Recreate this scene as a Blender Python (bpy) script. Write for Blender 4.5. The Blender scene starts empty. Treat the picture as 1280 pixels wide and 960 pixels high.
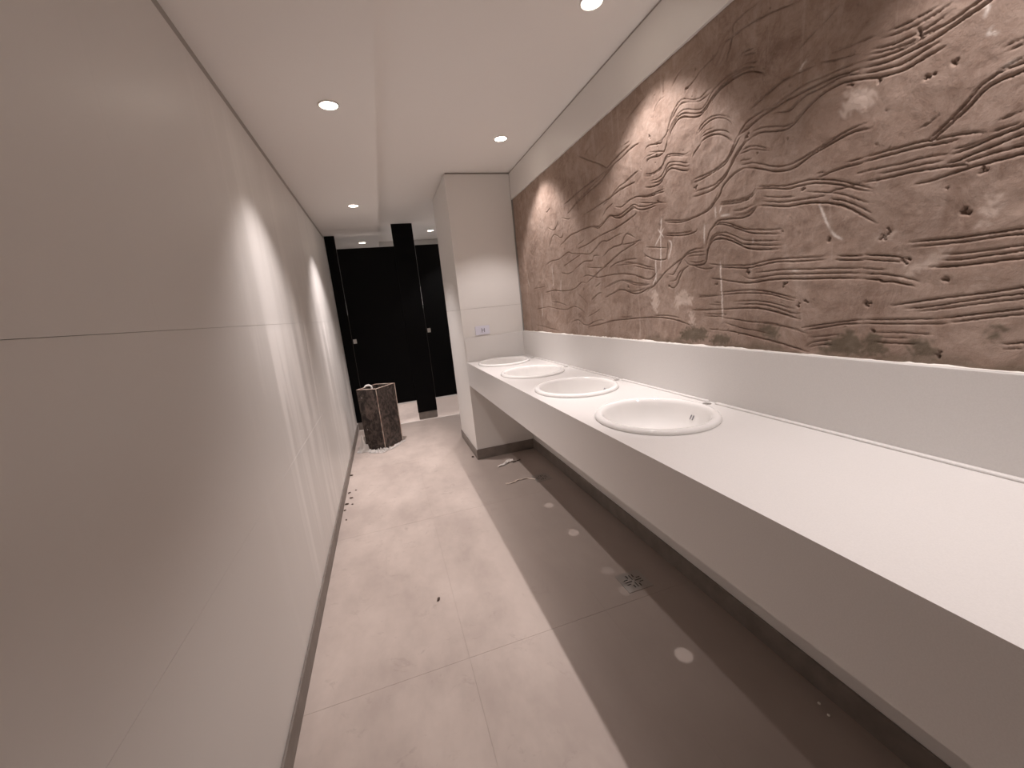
import bpy, bmesh, math, random
import numpy as np
from mathutils import Matrix, Vector, noise

# ------------------------------------------------------------------ camera, world, exposure
S = bpy.context.scene
C = S.collection
H = 1.35                                     # eye height
cam_d = bpy.data.cameras.new('camera'); cam = bpy.data.objects.new('camera', cam_d); C.objects.link(cam)
cam_d.sensor_width = 36.0; cam_d.lens = 36.0 * 506.09 / 1280.0; cam_d.clip_start = 0.02
RIGHT = (0.947348, -0.304546, -0.098912); UP = (0.151015, 0.152549, 0.97669); FWD = (0.282358, 0.940203, -0.190508)
cam.matrix_world = Matrix(((RIGHT[0], UP[0], -FWD[0], 0.0), (RIGHT[1], UP[1], -FWD[1], 0.0),
                           (RIGHT[2], UP[2], -FWD[2], H), (0, 0, 0, 1)))
S.camera = cam
W = bpy.data.worlds.new('world'); S.world = W; W.use_nodes = True
W.node_tree.nodes['Background'].inputs[0].default_value = (0.02, 0.018, 0.016, 1)
W.node_tree.nodes['Background'].inputs[1].default_value = 1.0
VS = S.view_settings
VS.view_transform = 'Standard'; VS.look = 'None'; VS.gamma = 1.0; VS.use_curve_mapping = False
VS.exposure = -0.38
S.cycles.max_bounces = 24; S.cycles.diffuse_bounces = 16; S.cycles.glossy_bounces = 6
S.cycles.sample_clamp_indirect = 4.0
LAMP_COLOUR = (1.0, 0.905, 0.885)
BEAM_W = 80.0                                # narrow beam of one downlight
SPILL = 26.0                                 # glow of the lens itself

# ------------------------------------------------------------------ main dimensions (metres)
XL, XF, XR = -0.482, 0.652, 1.200            # left wall, counter front / pillar side, right wall
YP, YP2 = 3.475, 4.235                       # pillar front and rear
YB = 5.29                                    # front of the toilet cubicles
YEND, YBACK = 6.45, -1.9
ZL, ZR, XSTEP = 2.334, 2.442, 0.127          # dropped ceiling, main ceiling, step between them
ZCT, ZAP, ZBS, ZMT, ZBB = 0.899, 0.693, 1.115, 2.224, 0.093
GROOVES='''
5 1633 2163 1691 2154 1753 2140 1802 2132
4 1492 2188 1514 2168 1521 2132 1519 2106
5 1404 2150 1442 2139 1466 2120
5 1238 2115 1278 2106 1324 2096 1354 2082 1385 2074 1406 2057
4 1300 2155 1333 2154
4 1513 2103 1550 2106 1577 2088 1581 2074
5 1260 2017 1292 2020 1325 2013 1365 2025 1407 2047 1440 2048 1469 2029 1490 2003 1507 1969 1538 1955 1570 1955
5 1265 2007 1306 2004 1335 2006 1386 2027 1423 2037 1457 2024 1487 2001 1500 1974 1520 1948
5 1115 2017 1176 2023 1221 2019 1269 2006 1292 1985 1316 1976 1346 1983 1397 2007 1429 2012 1464 1999 1488 1973 1502 1934
7 1107 2001 1168 2011 1213 2006 1260 1992 1292 1975 1321 1965 1356 1974 1408 1998 1447 1999 1476 1979 1492 1945
9 1107 1987 1152 2000 1192 2002 1234 1995 1269 1981 1297 1965 1331 1957 1366 1966 1414 1988 1447 1988 1476 1972 1489 1955 1502 1926
8 1055 1949 1074 1967 1115 1991 1157 2000 1202 1999 1234 1995
8 1501 1952 1515 1920 1534 1904 1566 1902 1606 1911 1638 1910 1642 1889
6 1519 1959 1545 1946 1571 1952 1617 1963 1642 1962 1650 1945
5 1508 1936 1528 1909 1566 1919 1619 1924 1644 1926
4 1534 1911 1572 1923 1625 1938
5 1347 1899 1322 1920 1288 1929 1252 1924 1217 1909 1179 1880
6 1337 1899 1307 1914 1270 1918 1234 1909 1200 1888 1175 1860
4 1322 1886 1298 1893 1261 1888
7 1322 1880 1293 1882 1247 1875 1212 1859 1187 1837
8 1325 1864 1289 1870 1252 1864 1217 1845 1191 1823 1174 1804
7 1323 1861 1348 1845 1364 1830
6 1379 1854 1412 1855 1456 1873 1504 1886 1523 1877 1542 1857 1576 1848 1616 1849 1666 1862
6 1385 1839 1434 1858 1480 1874 1510 1878 1529 1864 1549 1847 1589 1842 1631 1845 1666 1854
5 1380 1814 1412 1825 1446 1840 1499 1854 1524 1839 1544 1822 1577 1816 1618 1820
6 1377 1806 1402 1808 1446 1828 1487 1840 1512 1835 1531 1814 1564 1803 1612 1808
8 1380 1796 1391 1790 1424 1801 1470 1823 1500 1829 1525 1816 1545 1799 1578 1791 1619 1795 1662 1806
6 1686 1999 1740 2002 1813 1994
5 1761 2035 1810 2034
5 1701 1888 1748 1885 1823 1872
5 1735 1849 1783 1852 1825 1848
5 1524 1763 1580 1765 1642 1767 1708 1781 1755 1786 1830 1783
6 1528 1752 1580 1759 1650 1762 1708 1779
4 1595 1724 1651 1738 1710 1753
6 1517 1704 1562 1718 1602 1722 1659 1725 1711 1738 1757 1756 1834 1738
8 1582 1712 1638 1712 1682 1716 1719 1727 1758 1747 1791 1739 1835 1729
6 1728 1713 1786 1699 1838 1692
6 1158 1823 1174 1804 1191 1779 1212 1764 1248 1753 1285 1749 1329 1749 1365 1749
7 1146 1818 1170 1794 1191 1770 1216 1753 1261 1745 1309 1739 1366 1738
6 1115 1806 1146 1785 1174 1761 1195 1733 1225 1714 1262 1701 1290 1701 1330 1703 1366 1703
9 1104 1796 1134 1790 1154 1772 1182 1745 1203 1720 1234 1700 1271 1687 1320 1686 1367 1688
5 1103 1722 1141 1728
8 1103 1708 1137 1715 1170 1711 1195 1701 1221 1683 1234 1660 1253 1644 1281 1624 1321 1616 1368 1612 1418 1609 1465 1615 1539 1633
5 1239 1671 1262 1643 1301 1622 1352 1615
5 1539 1639 1441 1618 1395 1614
4 1104 1763 1150 1765
4 1103 1734 1146 1742
5 1101 1621 1140 1620 1190 1625 1234 1635
6 1101 1616 1132 1612 1173 1614 1234 1626
5 1101 1593 1132 1585 1173 1590
5 1101 1578 1132 1569 1173 1577
8 1100 1562 1140 1561 1190 1571 1234 1575 1258 1566 1277 1542
6 1100 1516 1139 1529 1181 1550 1225 1565 1248 1564 1267 1551
6 994 1496 1040 1503 1089 1513 1131 1523 1170 1541 1198 1554
7 994 1482 1040 1491 1099 1504 1142 1521 1187 1543 1228 1559 1259 1560 1282 1543 1295 1512 1299 1488
5 993 1462 1039 1470 1078 1476 1131 1488 1170 1508 1210 1527 1253 1531 1275 1518 1292 1492
7 993 1448 1039 1456 1078 1464 1131 1475 1153 1485 1187 1505 1222 1520 1253 1524 1276 1509 1289 1477
9 992 1437 1039 1443 1078 1449 1120 1460 1158 1480 1198 1500 1234 1510 1266 1509 1285 1491 1294 1463 1299 1439 1320 1430 1355 1432 1392 1438 1422 1463
7 1305 1489 1361 1493 1398 1486 1429 1469 1478 1451 1539 1422 1595 1387 1676 1344
6 1306 1477 1369 1482 1406 1477 1429 1466 1462 1433 1488 1409 1517 1414
4 1302 1464 1354 1469 1398 1470
5 1306 1443 1341 1440 1384 1448
8 1384 1435 1423 1423 1447 1394 1464 1368 1490 1353 1524 1364
5 1407 1427 1447 1415 1472 1385 1506 1382
6 1260 1413 1293 1411 1334 1419 1370 1432
7 1533 1577 1458 1562 1397 1555 1349 1561 1349 1581
5 1532 1584 1442 1569 1367 1562
6 1516 1555 1523 1501 1537 1478 1600 1485 1657 1506 1686 1525
5 1664 1549 1526 1524
6 1611 1450 1679 1467 1784 1495 1853 1504
5 1612 1441 1700 1460
6 1858 1442 1766 1433 1693 1413 1642 1406 1593 1431
8 1864 1375 1795 1349 1728 1345 1675 1360 1605 1373
5 1861 1412 1769 1388 1695 1379 1644 1382
5 1829 1363 1750 1355 1685 1366
5 1222 1416 1286 1428
5 1235 1309 1342 1314
6 1247 1307 1343 1307
5 1228 1281 1261 1283
5 1228 1273 1287 1276
8 1222 1258 1287 1257 1373 1257
5 1222 1239 1301 1240
6 1222 1230 1301 1232
7 1235 1180 1281 1181
8 1877 1218 1758 1225 1612 1228 1529 1223 1452 1211 1397 1197 1378 1190
5 1632 1237 1529 1235 1452 1225
5 1875 1232 1803 1233
5 1852 1520 1794 1512 1739 1507
8 1222 1366 1235 1368 1267 1372
5 1234 1635 1179 1626 1128 1622 1099 1628 1086 1641
6 1234 1629 1169 1617 1118 1616 1095 1623 1081 1633
4 1179 1593 1128 1589 1089 1591
5 1163 1577 1123 1574 1085 1584
8 1234 1574 1190 1569 1143 1562 1108 1566 1080 1585
6 1088 1646 1036 1633 986 1619 947 1616 910 1613 869 1601 829 1586 792 1567 762 1551 742 1538
7 1086 1638 1036 1626 978 1608 939 1605 903 1601 861 1589 822 1573 785 1553 750 1538
5 1058 1608 1001 1590 953 1580
5 920 1583 864 1567 827 1553 790 1533 754 1511
6 1062 1594 993 1575 938 1567 894 1562 860 1558
6 853 1548 814 1532 777 1509 747 1485
9 1080 1586 1026 1572 976 1558 930 1554 893 1548 846 1534 807 1515 770 1487 734 1457
6 771 1567 786 1566 822 1565 854 1566
6 1235 1416 1178 1410 1115 1403 1067 1406 1013 1409 947 1404 894 1399 852 1396
7 1235 1410 1167 1400 1115 1394 1067 1396 1004 1400 939 1393 855 1388
6 1090 1375 1039 1375 978 1374 907 1367 837 1362 774 1355 758 1353
7 1135 1369 1105 1358 1061 1358 1003 1361 938 1356 871 1351 804 1346 758 1339
9 1235 1367 1178 1355 1125 1345 1085 1344 1029 1347 969 1345 906 1339 849 1336 784 1330 757 1325
7 1235 1319 1151 1321 1085 1318 1028 1309 976 1294 935 1283
6 1235 1309 1145 1311 1084 1308 1028 1301 967 1283 943 1278
6 1172 1283 1104 1284 1046 1278 992 1266 942 1251
7 1150 1273 1074 1271 1018 1261 958 1242 925 1238
9 1235 1257 1145 1259 1074 1257 1018 1247 965 1232 921 1220
5 1235 1241 1200 1238
6 1235 1227 1166 1220 1103 1212 1026 1208 956 1195 916 1187
5 1211 1206 1133 1189 1082 1182 1025 1171
8 1235 1178 1177 1176 1102 1164 1052 1155 997 1146 937 1133 890 1121
4 1073 1208 999 1200 931 1186 892 1176
7 920 1194 871 1204 823 1212 766 1219 750 1220
7 900 1189 857 1197 803 1207 750 1210
5 892 1167 841 1174 808 1179
6 902 1138 884 1152 855 1159 827 1164
6 894 1136 869 1145 827 1150
8 822 1393 794 1389 760 1385
8 828 1383 793 1378 760 1374
7 760 1387 721 1380 691 1373 666 1364
6 760 1376 713 1366 672 1358
5 758 1353 707 1343
6 758 1339 718 1334 681 1325 639 1310
9 757 1326 725 1321 713 1315 694 1314 648 1299
8 669 1402 626 1400 573 1397 525 1397 484 1398 443 1398
7 655 1391 610 1388 561 1387 519 1388 483 1387 442 1386
6 599 1365 570 1363 527 1364 481 1365 440 1366
7 604 1353 569 1351 526 1353 480 1355 439 1358
9 625 1340 579 1338 535 1339 505 1341 478 1341 438 1343
8 694 1254 642 1263 580 1271 525 1277 473 1285 433 1292
7 665 1246 602 1253 540 1264 472 1273 431 1279
6 637 1239 572 1249 508 1258 471 1263 430 1268
8 597 1223 559 1229 516 1236 469 1243 428 1247
7 578 1214 541 1221 500 1228 468 1232 427 1237
6 750 1220 692 1221 639 1222 594 1223
6 750 1210 691 1210 621 1211 578 1212
5 724 1187 671 1189 603 1186
4 708 1175 649 1176
6 719 1163 677 1162 634 1163
8 492 1170 462 1176 422 1183
5 489 1160 461 1164
7 774 1624 734 1623 696 1620 663 1618 637 1613 603 1609 576 1603 553 1595
8 774 1614 731 1612 691 1610 658 1607 627 1602 594 1598
5 773 1591 729 1587 684 1583 643 1581 609 1575
5 741 1576 693 1571 651 1568 616 1564
8 771 1565 727 1561 682 1559 645 1555 615 1550 590 1546 570 1536
9 666 1529 639 1529 605 1532 574 1535 544 1536 520 1536 497 1536 463 1537
8 613 1555 591 1557 565 1562 540 1565 516 1570 500 1572 475 1579
8 606 1572 577 1574 551 1579 527 1583 501 1586 476 1592
7 582 1549 564 1550 535 1552 498 1551 465 1552
5 546 1592 525 1593 505 1594
4 668 1646 648 1651 632 1660
4 537 1611 517 1612 504 1614
4 605 1582 581 1580 564 1582
7 648 1615 629 1630 610 1645 594 1661 580 1673
8 647 1607 633 1618 613 1632 595 1647 582 1658 570 1669
7 612 1644 594 1658 580 1675 570 1686 556 1693 538 1699 512 1698 479 1697
9 602 1639 580 1659 569 1672 557 1680 540 1683 511 1684 478 1686
5 545 1703 529 1705 513 1708
4 542 1738 529 1741 516 1741
4 536 1730 515 1731
5 750 1873 706 1864 673 1862 644 1865 624 1868
5 738 1881 703 1876 670 1875 645 1875
6 773 1862 724 1848 700 1847 682 1845 659 1846 631 1851
5 775 1853 736 1842 700 1834 666 1835 638 1836
7 788 1845 748 1835 711 1828 681 1829 654 1832 626 1834 607 1838 582 1844 555 1852
9 787 1831 734 1818 687 1816 652 1817 625 1822 606 1826 588 1829 567 1835 541 1842
8 786 1818 746 1807 709 1799 677 1802 656 1805 641 1804
9 785 1805 742 1791 703 1784 676 1787 650 1790 630 1791
9 787 1831 825 1840 861 1847 906 1849 948 1850 993 1852 1042 1850 1080 1840
9 751 1795 786 1807 829 1820 860 1822 892 1818 918 1805 946 1789
7 786 1818 830 1835 861 1837 899 1836 930 1839 955 1828 977 1821 1025 1836
5 788 1845 831 1855 874 1860 928 1867 978 1864 1029 1858 1072 1852
6 902 1901 943 1904 988 1911 1031 1905 1073 1895 1113 1881
5 922 1899 995 1908 1043 1898 1108 1882
4 805 1893 834 1901 864 1907
5 801 1869 832 1878 895 1900
5 767 1888 805 1895
6 1082 2160 1126 2162 1173 2156 1180 2132 1187 2108 1200 2082 1202 2062
6 953 2080 1009 2097 1069 2113 1126 2123 1173 2124 1234 2127
5 851 2005 874 1995 893 1986
6 909 1984 932 1974 953 1964
5 1148 2054 1129 2056 1095 2044
5 1138 2049 1093 2031
5 1133 2022 1088 2005
6 1192 2020 1138 2012 1092 1992
5 1060 1896 1113 1882
6 948 1844 962 1828 985 1822 1029 1836
8 892 1818 925 1806 946 1789 968 1776 995 1775 1040 1789 1075 1800 1104 1798
6 912 1812 943 1797 964 1784 991 1785 1032 1800 1071 1812 1104 1813
8 978 1855 1025 1848 1076 1843 1121 1831 1155 1822
6 1050 1859 1094 1856 1122 1851 1141 1838 1160 1820
5 1039 1738 1074 1760 1111 1773 1145 1772
5 1035 1733 1070 1748 1106 1762 1150 1763
6 1135 1727 1103 1722 1069 1707 1021 1684 980 1674 942 1676 906 1684 886 1688 838 1699 800 1704 769 1702
9 1134 1715 1103 1707 1068 1692 1029 1673 995 1663 964 1660 934 1667 906 1677 872 1684 835 1691 799 1694 760 1685
5 890 1623 869 1622
5 810 1626 774 1624
7 886 1611 850 1616 812 1616 774 1612
5 790 1592 762 1589
6 1701 2000 1848 1988 1959 1974 2062 1958 2200 1935 2329 1909 2461 1871
8 1754 2020 1864 2007 1978 1985
9 1979 1976 2104 1970 2245 1964 2377 1950 2493 1938
8 1894 1974 1960 1965 2043 1942 2154 1928 2303 1908 2461 1871
8 2268 2148 2156 2088 2053 2036 1968 1987
4 2126 2148 2223 2116
4 1966 2094 2080 2077
8 1727 1849 1842 1851 1973 1839 2099 1830 2240 1821
5 1701 1888 1773 1875 1876 1865 1954 1839 2037 1810
6 1896 1847 1974 1834 2026 1818
5 1928 1808 1998 1791 2042 1761
6 1547 1752 1635 1761 1724 1783 1788 1782 1858 1771 1920 1789
9 1689 1717 1750 1739 1800 1735 1862 1723 1916 1733 1962 1753 2003 1744 2057 1723 2101 1718 2155 1740 2250 1745 2341 1743 2439 1740 2597 1705
6 1765 1756 1834 1742 1888 1738 1962 1753
5 2024 1741 2089 1726 2132 1740
8 1728 1713 1803 1698 1893 1684 1989 1678 2095 1672 2213 1654 2342 1646
6 1824 1644 1915 1644 1994 1633 2056 1641 2124 1618 2197 1596 2295 1610 2414 1627 2484 1646 2629 1622 2766 1626 2903 1604
8 1744 1604 1816 1636 1853 1614 1873 1595 1958 1592 2021 1575 2065 1555
5 1697 1587 1778 1587 1864 1592
8 1713 1585 1795 1573 1885 1556 1985 1524 2094 1488 2255 1435
7 2085 1571 2152 1578 2178 1554 2276 1561 2400 1533
6 2416 1523 2506 1513 2597 1529
5 2295 1610 2420 1591 2558 1567
6 1742 1509 1835 1514 1927 1509 1988 1493
5 1704 1479 1810 1492 1928 1496
5 2243 1525 2093 1505 2008 1500
5 1616 1444 1690 1459 1769 1477
7 1619 1398 1693 1409 1772 1435 1858 1449 1992 1456 2109 1454 2177 1466 2249 1479 2314 1470
5 1649 1382 1742 1392 1808 1409 1869 1419 1956 1406 2019 1392
5 2536 1870 2451 1842 2408 1844
5 2584 1861 2674 1822 2773 1855
5 2520 1786 2573 1752 2681 1791 2760 1745 2783 1721
4 2713 1974 2787 1958
4 2255 1712 2259 1685 2339 1669
7 2267 1436 2332 1441 2448 1409 2618 1410 2753 1422 2925 1415
4 3149 1459 2895 1461
6 3145 1291 2889 1308 2708 1290 2560 1283 2451 1300 2355 1279 2305 1250 2296 1225
5 2805 1343 2666 1331 2540 1306
7 2206 1332 2131 1363 2086 1366
5 2150 1404 2091 1422
8 2056 1337 1981 1355 1901 1371 1838 1362 1778 1346 1728 1346
5 2062 1387 1976 1408 1897 1419 1825 1406 1726 1388
5 2107 1277 2179 1255 2269 1231
7 2528 1192 2406 1213 2341 1188 2275 1182 2185 1204 2103 1214 2060 1203
8 2264 1170 2105 1191 1995 1209 1896 1217 1736 1223
5 1904 1229 1804 1230
6 3174 1172 2961 1156 2702 1132
5 2382 1377 2306 1342 2271 1311
'''
CHALK='''
1559 1629 1564 1564 1565 1490 1570 1434
1540 1609 1602 1544
1580 1611 1542 1571
1600 1487 1605 1385
1308 1577 1309 1507
1231 1436 1228 1364 1222 1217
1516 1555 1496 1536 1515 1473
1598 1419 1629 1375
1555 1653 1560 1605
1255 1625 1255 1587
1225 1621 1234 1599
1230 1588 1190 1584
2753 1600 2759 1440
2994 1426 3008 1226
2621 1485 2636 1405
881 1543 864 1502 847 1466
845 1464 835 1449 815 1435
845 1464 835 1449 815 1435
576 1830 570 1823 574 1810
563 1785 567 1777 553 1770
538 1705 521 1707
1097 1487 1097 1474
934 1926 951 1911
3270 1630 3270 1541 3239 1473
3296 1625 3291 1551
952 1368 938 1367
'''
PALE='''
819 1798 776 1783 756 1752 768 1735 807 1741 837 1740 826 1767
538 1468 520 1466 523 1443 535 1431 541 1440
1482 1319 1433 1338 1379 1313 1372 1281 1442 1283 1476 1262
1625 1362 1589 1312 1602 1240 1639 1278
681 1334 632 1356 594 1377 595 1355 631 1336 667 1324
542 1449 522 1440 538 1403 546 1405
732 1441 698 1426 704 1411 731 1420
552 1284 535 1308 531 1293 546 1280
1403 1255 1373 1254 1359 1195 1382 1195
763 1569 746 1561 740 1539 756 1547
'''
DAMP='''
1445 1171 1374 1189 1316 1185 1288 1149 1345 1130 1455 1130
1288 1133 1248 1166 1191 1158 1185 1129 1275 1124
875 1121 827 1161 783 1197 764 1177 744 1158 746 1138 745 1121 792 1120
1073 1199 999 1200 993 1152 1034 1158
656 1172 609 1179 590 1131 631 1123
748 1173 724 1192 682 1127 745 1126
513 1205 493 1213 495 1177 516 1176
'''
PITS='''
1390 2076
1350 1720
1575 1725
811 1810
682 1844
929 1592
851 1442
666 1364
706 1435
718 1422
930 1264
907 1274
593 1313
554 1521
571 1450
1251 1351
1113 1380
1515 1361
1570 1954
1573 1910
1121 1808
745 1262
745 1262
1115 1381
2298 1400
1818 1384
1615 1996
656 1749
613 1755
750 1789
2778 1960
594 1141
728 1192
573 1449
979 1329
'''
EDGE_SCAR='3313 2180 3317 1995 3301 1787 3294 1543 3299 1336 3303 1132'

# ------------------------------------------------------------------ helpers
def rgb(r, g, b): return (r, g, b, 1.0)

class Mat:
    """a node material: principled + small helpers"""
    def __init__(s, name, col, rough=0.5, metal=0.0, spec=0.5):
        s.m = bpy.data.materials.new(name); s.m.use_nodes = True; s.t = s.m.node_tree
        s.b = s.t.nodes['Principled BSDF']
        s.b.inputs['Base Color'].default_value = rgb(*col); s.b.inputs['Roughness'].default_value = rough
        s.b.inputs['Metallic'].default_value = metal; s.b.inputs['Specular IOR Level'].default_value = spec
        s.col = rgb(*col)
    def n(s, typ, **kw):
        x = s.t.nodes.new(typ)
        for k, v in kw.items(): setattr(x, k, v)
        return x
    def link(s, a, b): s.t.links.new(a, b)
    def coord(s, scale=(1, 1, 1)):
        g = s.n('ShaderNodeNewGeometry'); m = s.n('ShaderNodeMapping'); m.inputs['Scale'].default_value = scale
        s.link(g.outputs['Position'], m.inputs['Vector']); return m.outputs['Vector']
    def noise(s, scale=5, detail=4, rough=0.55, stretch=(1, 1, 1), dist=0.0):
        x = s.n('ShaderNodeTexNoise'); x.inputs['Scale'].default_value = scale
        x.inputs['Detail'].default_value = detail; x.inputs['Roughness'].default_value = rough
        x.inputs['Distortion'].default_value = dist
        s.link(s.coord(stretch), x.inputs['Vector']); return x.outputs['Fac']
    def ramp(s, fac, lo, hi, a=0.0, b=1.0):
        x = s.n('ShaderNodeMapRange'); x.inputs['From Min'].default_value = lo; x.inputs['From Max'].default_value = hi
        x.inputs['To Min'].default_value = a; x.inputs['To Max'].default_value = b
        s.link(fac, x.inputs['Value']); return x.outputs['Result']
    def mix(s, fac, a, b):
        x = s.n('ShaderNodeMix', data_type='RGBA')
        if hasattr(fac, 'node'): s.link(fac, x.inputs[0])
        else: x.inputs[0].default_value = fac
        for v, i in ((a, 6), (b, 7)):
            if hasattr(v, 'node'): s.link(v, x.inputs[i])
            else: x.inputs[i].default_value = rgb(*v)
        return x.outputs[2]
    def mul(s, a, b, op='MULTIPLY'):
        x = s.n('ShaderNodeMath', operation=op)
        for v, i in ((a, 0), (b, 1)):
            if hasattr(v, 'node'): s.link(v, x.inputs[i])
            else: x.inputs[i].default_value = v
        return x.outputs[0]
    def colour(s, c): s.link(c, s.b.inputs['Base Color'])
    def roughness(s, f): s.link(f, s.b.inputs['Roughness'])
    def bump(s, h, strength=0.2, dist=0.002):
        x = s.n('ShaderNodeBump'); x.inputs['Strength'].default_value = strength; x.inputs['Distance'].default_value = dist
        s.link(h, x.inputs['Height']); s.link(x.outputs['Normal'], s.b.inputs['Normal'])

def bx(bm, x0, x1, y0, y1, z0, z1, mi=0):
    v = [bm.verts.new((x, y, z)) for x in (x0, x1) for y in (y0, y1) for z in (z0, z1)]
    for f in ((0, 1, 3, 2), (4, 6, 7, 5), (0, 4, 5, 1), (2, 3, 7, 6), (0, 2, 6, 4), (1, 5, 7, 3)):
        bm.faces.new([v[i] for i in f]).material_index = mi
    return v

def tube(bm, pts, rad, n=10, cap=True):
    pts = [Vector(p) for p in pts]; rings = []
    for i, p in enumerate(pts):
        d = (pts[min(i + 1, len(pts) - 1)] - pts[max(i - 1, 0)]).normalized()
        a = d.orthogonal().normalized() if i == 0 else (ref - d * ref.dot(d)).normalized()
        ref = a; b = d.cross(a); r = rad[i] if isinstance(rad, (list, tuple)) else rad
        rings.append([bm.verts.new(p + (a * math.cos(t) + b * math.sin(t)) * r) for t in [2 * math.pi * k / n for k in range(n)]])
    for a, b in zip(rings, rings[1:]):
        for k in range(n): bm.faces.new((a[k], a[(k + 1) % n], b[(k + 1) % n], b[k]))
    if cap: bm.faces.new(rings[0][::-1]); bm.faces.new(rings[-1])

def lathe(bm, prof, n=48, sx=1.0, sy=1.0, c=(0, 0), close=False):
    """profile of (r, z) turned about z; sx, sy scale it to an oval"""
    rings = [[bm.verts.new((c[0] + r * sx * math.cos(2 * math.pi * k / n), c[1] + r * sy * math.sin(2 * math.pi * k / n), z)) for k in range(n)] for r, z in prof]
    pairs = list(zip(rings, rings[1:])) + ([(rings[-1], rings[0])] if close else [])
    for a, b in pairs:
        for k in range(n): bm.faces.new((a[k], a[(k + 1) % n], b[(k + 1) % n], b[k]))
    return rings

def disc(bm, c, r, z, n=32, up=True):
    v = [bm.verts.new((c[0] + r * math.cos(2 * math.pi * k / n), c[1] + r * math.sin(2 * math.pi * k / n), z)) for k in range(n)]
    bm.faces.new(v if up else v[::-1])

def obj(name, bm, mats, parent=None, smooth=False, bevel=0.0, loc=None, normals=True):
    if normals: bmesh.ops.recalc_face_normals(bm, faces=bm.faces[:])
    me = bpy.data.meshes.new(name); bm.to_mesh(me); bm.free()
    for m in (mats if isinstance(mats, (list, tuple)) else [mats]): me.materials.append(m.m)
    if smooth:
        for p in me.polygons: p.use_smooth = True
    o = bpy.data.objects.new(name, me); C.objects.link(o)
    if parent is not None: o.parent = parent
    if loc is not None: o.location = loc
    if bevel:
        b = o.modifiers.new('soft_edges', 'BEVEL'); b.width = bevel; b.segments = 2; b.limit_method = 'ANGLE'
    return o

def box(name, dims, mat, parent=None, bevel=0.0):
    bm = bmesh.new(); bx(bm, *dims); return obj(name, bm, mat, parent, bevel=bevel)

def tag(o, label, cat, group=None, kind=None):
    o['label'] = label; o['category'] = cat
    if group: o['group'] = group
    if kind: o['kind'] = kind
    return o

def struct(o, label=None, cat=None):
    o['kind'] = 'structure'
    if label: o['label'] = label
    if cat: o['category'] = cat
    return o

def thing(name, label, cat, loc=(0, 0, 0), rotz=0.0, group=None):
    o = bpy.data.objects.new(name, None); C.objects.link(o); o.empty_display_size = 0.05
    o.location = loc; o.rotation_euler = (0, 0, rotz)
    return tag(o, label, cat, group)

def copy_thing(o, loc, label):
    c = o.copy(); C.objects.link(c); c.location = loc; c['label'] = label
    for ch in [k for k in C.objects if k.parent == o]:
        d = ch.copy(); C.objects.link(d); d.parent = c
        for g in [k for k in C.objects if k.parent == ch]:
            e = g.copy(); C.objects.link(e); e.parent = d
    return c

def nums(s): return [[float(v) for v in l.split()] for l in s.strip().splitlines()]

# ------------------------------------------------------------------ materials
M = {}
m = M['wall_tile'] = Mat('white_wall_tile', (0.72, 0.70, 0.675), 0.42)
st = m.noise(1.0, 3, 0.6, (1.0, 4.6, 0.5), 0.8)             # vertical smears of dried dust, towards the far end
g = m.n('ShaderNodeSeparateXYZ'); m.link(m.coord(), g.inputs[0])
far = m.ramp(g.outputs['Y'], 1.5, 2.0)
low = m.ramp(g.outputs['Z'], 1.34, 1.40, 1.0, 0.45)
stm = m.mul(m.mul(m.ramp(st, 0.46, 0.60), far), low)
m.colour(m.mix(stm, (0.69, 0.67, 0.645), (0.81, 0.79, 0.765)))
m.roughness(m.ramp(stm, 0.0, 1.0, 0.40, 0.55)); m.bump(m.noise(160, 2), 0.05, 0.001)
m = M['end_tile'] = Mat('white_pillar_tile', (0.74, 0.72, 0.695), 0.42); m.bump(m.noise(160, 2), 0.05, 0.001)
m = M['paint'] = Mat('white_ceiling_paint', (0.85, 0.83, 0.805), 0.9, spec=0.2); m.bump(m.noise(90, 3), 0.06, 0.001)
m = M['plain_wall'] = Mat('white_wall_paint', (0.72, 0.70, 0.68), 0.7, spec=0.3)
m = M['grout'] = Mat('grey_grout', (0.52, 0.48, 0.45), 0.95, spec=0.1)
m = M['shadow_gap'] = Mat('grey_gap_profile', (0.40, 0.375, 0.35), 0.8, spec=0.2)  # white gap along the ceiling, its shade put into the grey
m = M['stone'] = Mat('white_quartz', (0.80, 0.785, 0.77), 0.28)
m.colour(m.mix(m.ramp(m.noise(350, 2), 0.35, 0.65), (0.69, 0.675, 0.66), (0.72, 0.705, 0.69)))
m = M['ceramic'] = Mat('white_glazed_ceramic', (0.82, 0.81, 0.795), 0.07)
m = M['dark'] = Mat('dark_cavity', (0.012, 0.010, 0.009), 0.9, spec=0.1)
m = M['base'] = Mat('taupe_skirting_tile', (0.36, 0.32, 0.29), 0.5)
m.colour(m.mix(m.ramp(m.noise(14, 4), 0.35, 0.7), (0.17, 0.145, 0.128), (0.225, 0.195, 0.172)))
m = M['floor'] = Mat('beige_porcelain_floor', (0.5, 0.45, 0.42), 0.5)
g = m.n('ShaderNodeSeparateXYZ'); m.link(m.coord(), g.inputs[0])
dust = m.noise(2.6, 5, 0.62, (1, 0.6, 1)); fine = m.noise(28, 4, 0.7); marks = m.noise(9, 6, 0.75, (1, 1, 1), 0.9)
walk_lit = m.ramp(m.mul(g.outputs['X'], m.mul(dust, 0.25), 'ADD'), 0.52, 0.76, 1.0, 0.0)   # trodden dust in the passage; below the counter its shade darkens the tile colour
dirty = m.mix(m.ramp(dust, 0.38, 0.62), (0.41, 0.345, 0.31), (0.52, 0.445, 0.40))
dirty = m.mix(m.ramp(marks, 0.58, 0.68, 0.0, 0.4), dirty, (0.31, 0.255, 0.225))
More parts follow.
